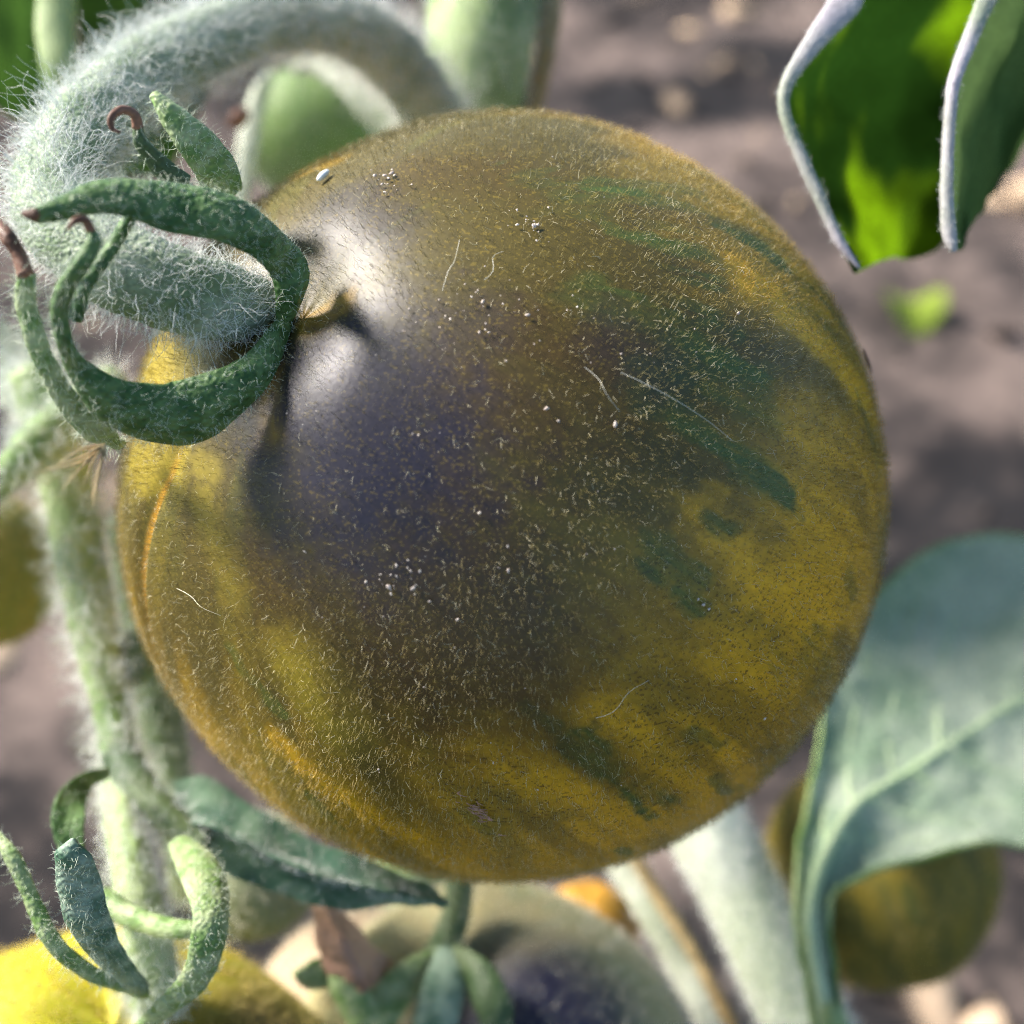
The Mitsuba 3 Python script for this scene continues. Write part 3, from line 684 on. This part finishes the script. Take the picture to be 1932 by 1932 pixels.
for f0, side in ((0.30, 0), (0.40, 0), (0.50, 0), (0.60, 0), (0.34, 80), (0.44, 80), (0.54, 80), (0.62, 80)):
    i0 = int(f0 * 149)
    P = np.array([lv[min(i0 + int(t ** 1.4 * 22), 149), int(round(40 + (side - 40) * t * 0.92))] for t in np.linspace(0, 1, 14)])
    put('vein', mikit.ply(rod(spline(P[::3], 14) - CAM * 0.0002, 0.34, 0.10), 'leaf_vein', smooth=True), k)

# unseen leaf behind the big tomato, placed to shade the broad grey green one
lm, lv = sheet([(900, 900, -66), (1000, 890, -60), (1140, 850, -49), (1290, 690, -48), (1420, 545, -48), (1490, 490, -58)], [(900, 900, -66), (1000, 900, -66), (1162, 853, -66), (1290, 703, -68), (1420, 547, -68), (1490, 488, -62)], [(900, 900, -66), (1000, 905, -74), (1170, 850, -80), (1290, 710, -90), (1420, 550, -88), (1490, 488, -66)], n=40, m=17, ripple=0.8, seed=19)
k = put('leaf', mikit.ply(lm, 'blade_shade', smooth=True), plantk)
# unseen leaf outside the frame, placed to cut skylight on the broad grey green one
lm, lv = sheet([(2000, 180, -18), (2200, 170, -8), (2450, 260, -6), (2700, 480, -12)], [(2000, 420, -42), (2220, 480, -36), (2460, 540, -32), (2700, 500, -16)], [(2010, 720, -74), (2250, 860, -66), (2480, 840, -56), (2700, 520, -20)], n=40, m=21, ripple=1.5, seed=23)
put('leaf', mikit.ply(lm, 'blade_shade', smooth=True), plantk)
# hanging folded leaf at the upper right: two halves with thick pale rims
rimA = [(1680, -260, 2), (1596, -70, 5), (1596, 0, 6), (1543, 70, 7), (1488, 152, 8), (1480, 210, 8), (1505, 280, 8), (1547, 375, 8), (1585, 457, 8), (1621, 506, 8)]
farA = [(2050, -260, -22), (1990, -70, -22), (1960, 0, -22), (1930, 70, -22), (1900, 152, -22), (1880, 220, -22), (1860, 290, -22), (1830, 370, -22), (1800, 430, -20), (1770, 470, -18)]
midA = [((a[0] + b[0]) / 2, (a[1] + b[1]) / 2 - 4, -16) for a, b in zip(rimA, farA)]
la, va = sheet(rimA, midA, farA, n=70, m=25, bow=-1.5, ripple=0.9, seed=12, freq=200)
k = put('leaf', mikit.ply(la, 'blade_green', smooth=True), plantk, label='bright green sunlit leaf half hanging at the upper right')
rm = sweep([(x, y, d, w) for (x, y, d), w in zip(rimA, (60, 76, 64, 42, 27, 23, 24, 23, 19, 6))], thick=0.4, normal=CAM, n=70, rough=0.08, seed=4)
mk = put('margin', mikit.ply(rm, 'rim_grey', smooth=True), k, label='thick pale rolled rim of the hanging leaf')
add_fuzz(mk, rm, 5, 0.28, 0.013, 'hair_white', seed=66)
rimB = [(2010, -260, 4), (1900, -70, 7), (1862, 0, 8), (1832, 70, 9), (1800, 155, 10), (1790, 255, 10), (1786, 355, 10), (1790, 440, 10), (1800, 474, 10)]
farB = [(2320, -260, -30), (2250, -70, -30), (2200, 0, -30), (2150, 60, -30), (2090, 130, -30), (2020, 200, -28), (1940, 270, -26), (1870, 370, -18), (1815, 470, 2)]
midB = [((a[0] * 2 + b[0]) / 3, (a[1] * 2 + b[1]) / 3, -4) for a, b in zip(rimB, farB)]
lb, vb = sheet(rimB, midB, farB, n=70, m=25, bow=0.5, ripple=0.8, seed=14, freq=200)
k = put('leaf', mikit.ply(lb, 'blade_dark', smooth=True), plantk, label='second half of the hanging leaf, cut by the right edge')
rm = sweep([(x, y, d, w) for (x, y, d), w in zip(rimB, (46, 42, 36, 30, 25, 23, 25, 27, 12))], thick=0.4, normal=CAM, n=70, rough=0.08, seed=6)
mk = put('margin', mikit.ply(rm, 'rim_grey', smooth=True), k, label='pale rim of the second half')
add_fuzz(mk, rm, 5, 0.28, 0.013, 'hair_white', seed=67)

# leaves far back at the upper left
rimC = [(20, -200, -30), (100, -40, -30), (104, 60, -30), (120, 150, -30), (160, 260, -32)]
farC = [(-220, -200, -60), (-160, -40, -60), (-110, 80, -58), (-20, 200, -54), (140, 270, -36)]
midC = [((a[0] + b[0]) / 2, (a[1] + b[1]) / 2, -40) for a, b in zip(rimC, farC)]
lc, vc = sheet(rimC, midC, farC, n=40, m=17, ripple=1.0, seed=15)
k = put('leaf', mikit.ply(lc, 'blade_deep', smooth=True), plantk, label='blurred green leaf in the upper left corner')
rm = sweep([(x, y, d, 74) for x, y, d in rimC], thick=1.0, normal=CAM, n=40, rough=0.1, seed=7)
put('margin', mikit.ply(rm, 'stem_light', smooth=True), k)
ld, vd = sheet([(120, -150, -60), (140, 0, -60), (160, 150, -62), (200, 330, -66)], [(240, -150, -64), (260, 0, -64), (280, 150, -66), (260, 330, -70)], [(420, -150, -62), (420, 0, -64), (400, 150, -66), (320, 330, -72)], n=40, m=17, ripple=1.5, seed=16)
put('leaf', mikit.ply(ld, 'blade_deep', smooth=True), plantk, label='dark green leaf behind the arched stalk at the upper left')

# dried petal
dp, dv = sheet([(584, 1672, -12), (592, 1730, -12), (600, 1800, -12), (640, 1880, -14)], [(598, 1670, -10), (628, 1740, -9), (665, 1810, -9), (690, 1870, -11)], [(612, 1672, -13), (660, 1730, -14), (720, 1795, -15), (752, 1824, -17)], n=40, m=15, ripple=0.7, seed=17, freq=500)
dp2 = dp.copy()
dp2.vertices = dp2.vertices - np.array(dp2.vertex_normals) * 0.0003
put('dry_petal', mikit.ply(dp, 'dry_petal', smooth=True), label='dry brown shrivelled petal between the lower tomatoes', category='dry petal')

# fallen leaf on the soil
def ray_ground(px, py):
    d = unit(at(px, py) - EYE)
    return EYE + d * (EYE[2] / -d[2])


fp = ray_ground(1715, 608)
rr = np.linspace(0, 1, 9)[:, None]
ta = np.linspace(0, 2 * np.pi, 33)[None, :-1]
fx = fp[0] + rr * np.cos(ta) * 0.013
fy = fp[1] + rr * np.sin(ta) * 0.015 * (1 + 0.15 * np.cos(3 * ta))
fz = soil_height(fx, fy).mean() + 0.008 + 0.006 * np.cos(2 * ta) * rr
V = np.stack([fx, fy, fz + 0 * fx], -1).reshape(-1, 3)
i, j = np.meshgrid(np.arange(8), np.arange(32), indexing='ij')
q = np.stack([i * 32 + j, (i + 1) * 32 + j, (i + 1) * 32 + (j + 1) % 32, i * 32 + (j + 1) % 32], -1).reshape(-1, 4)
blade('blade_lime', (0.19, 0.27, 0.04), (0.27, 0.35, 0.06), 60, 0.5)
put('fallen_leaf', mikit.ply((V, q), 'blade_lime', smooth=True), label='blurred lime green leaf lying alone on the soil right of the big tomato', category='leaf')

print('hairs', strands.count, 'hair triangles', strands.tris)
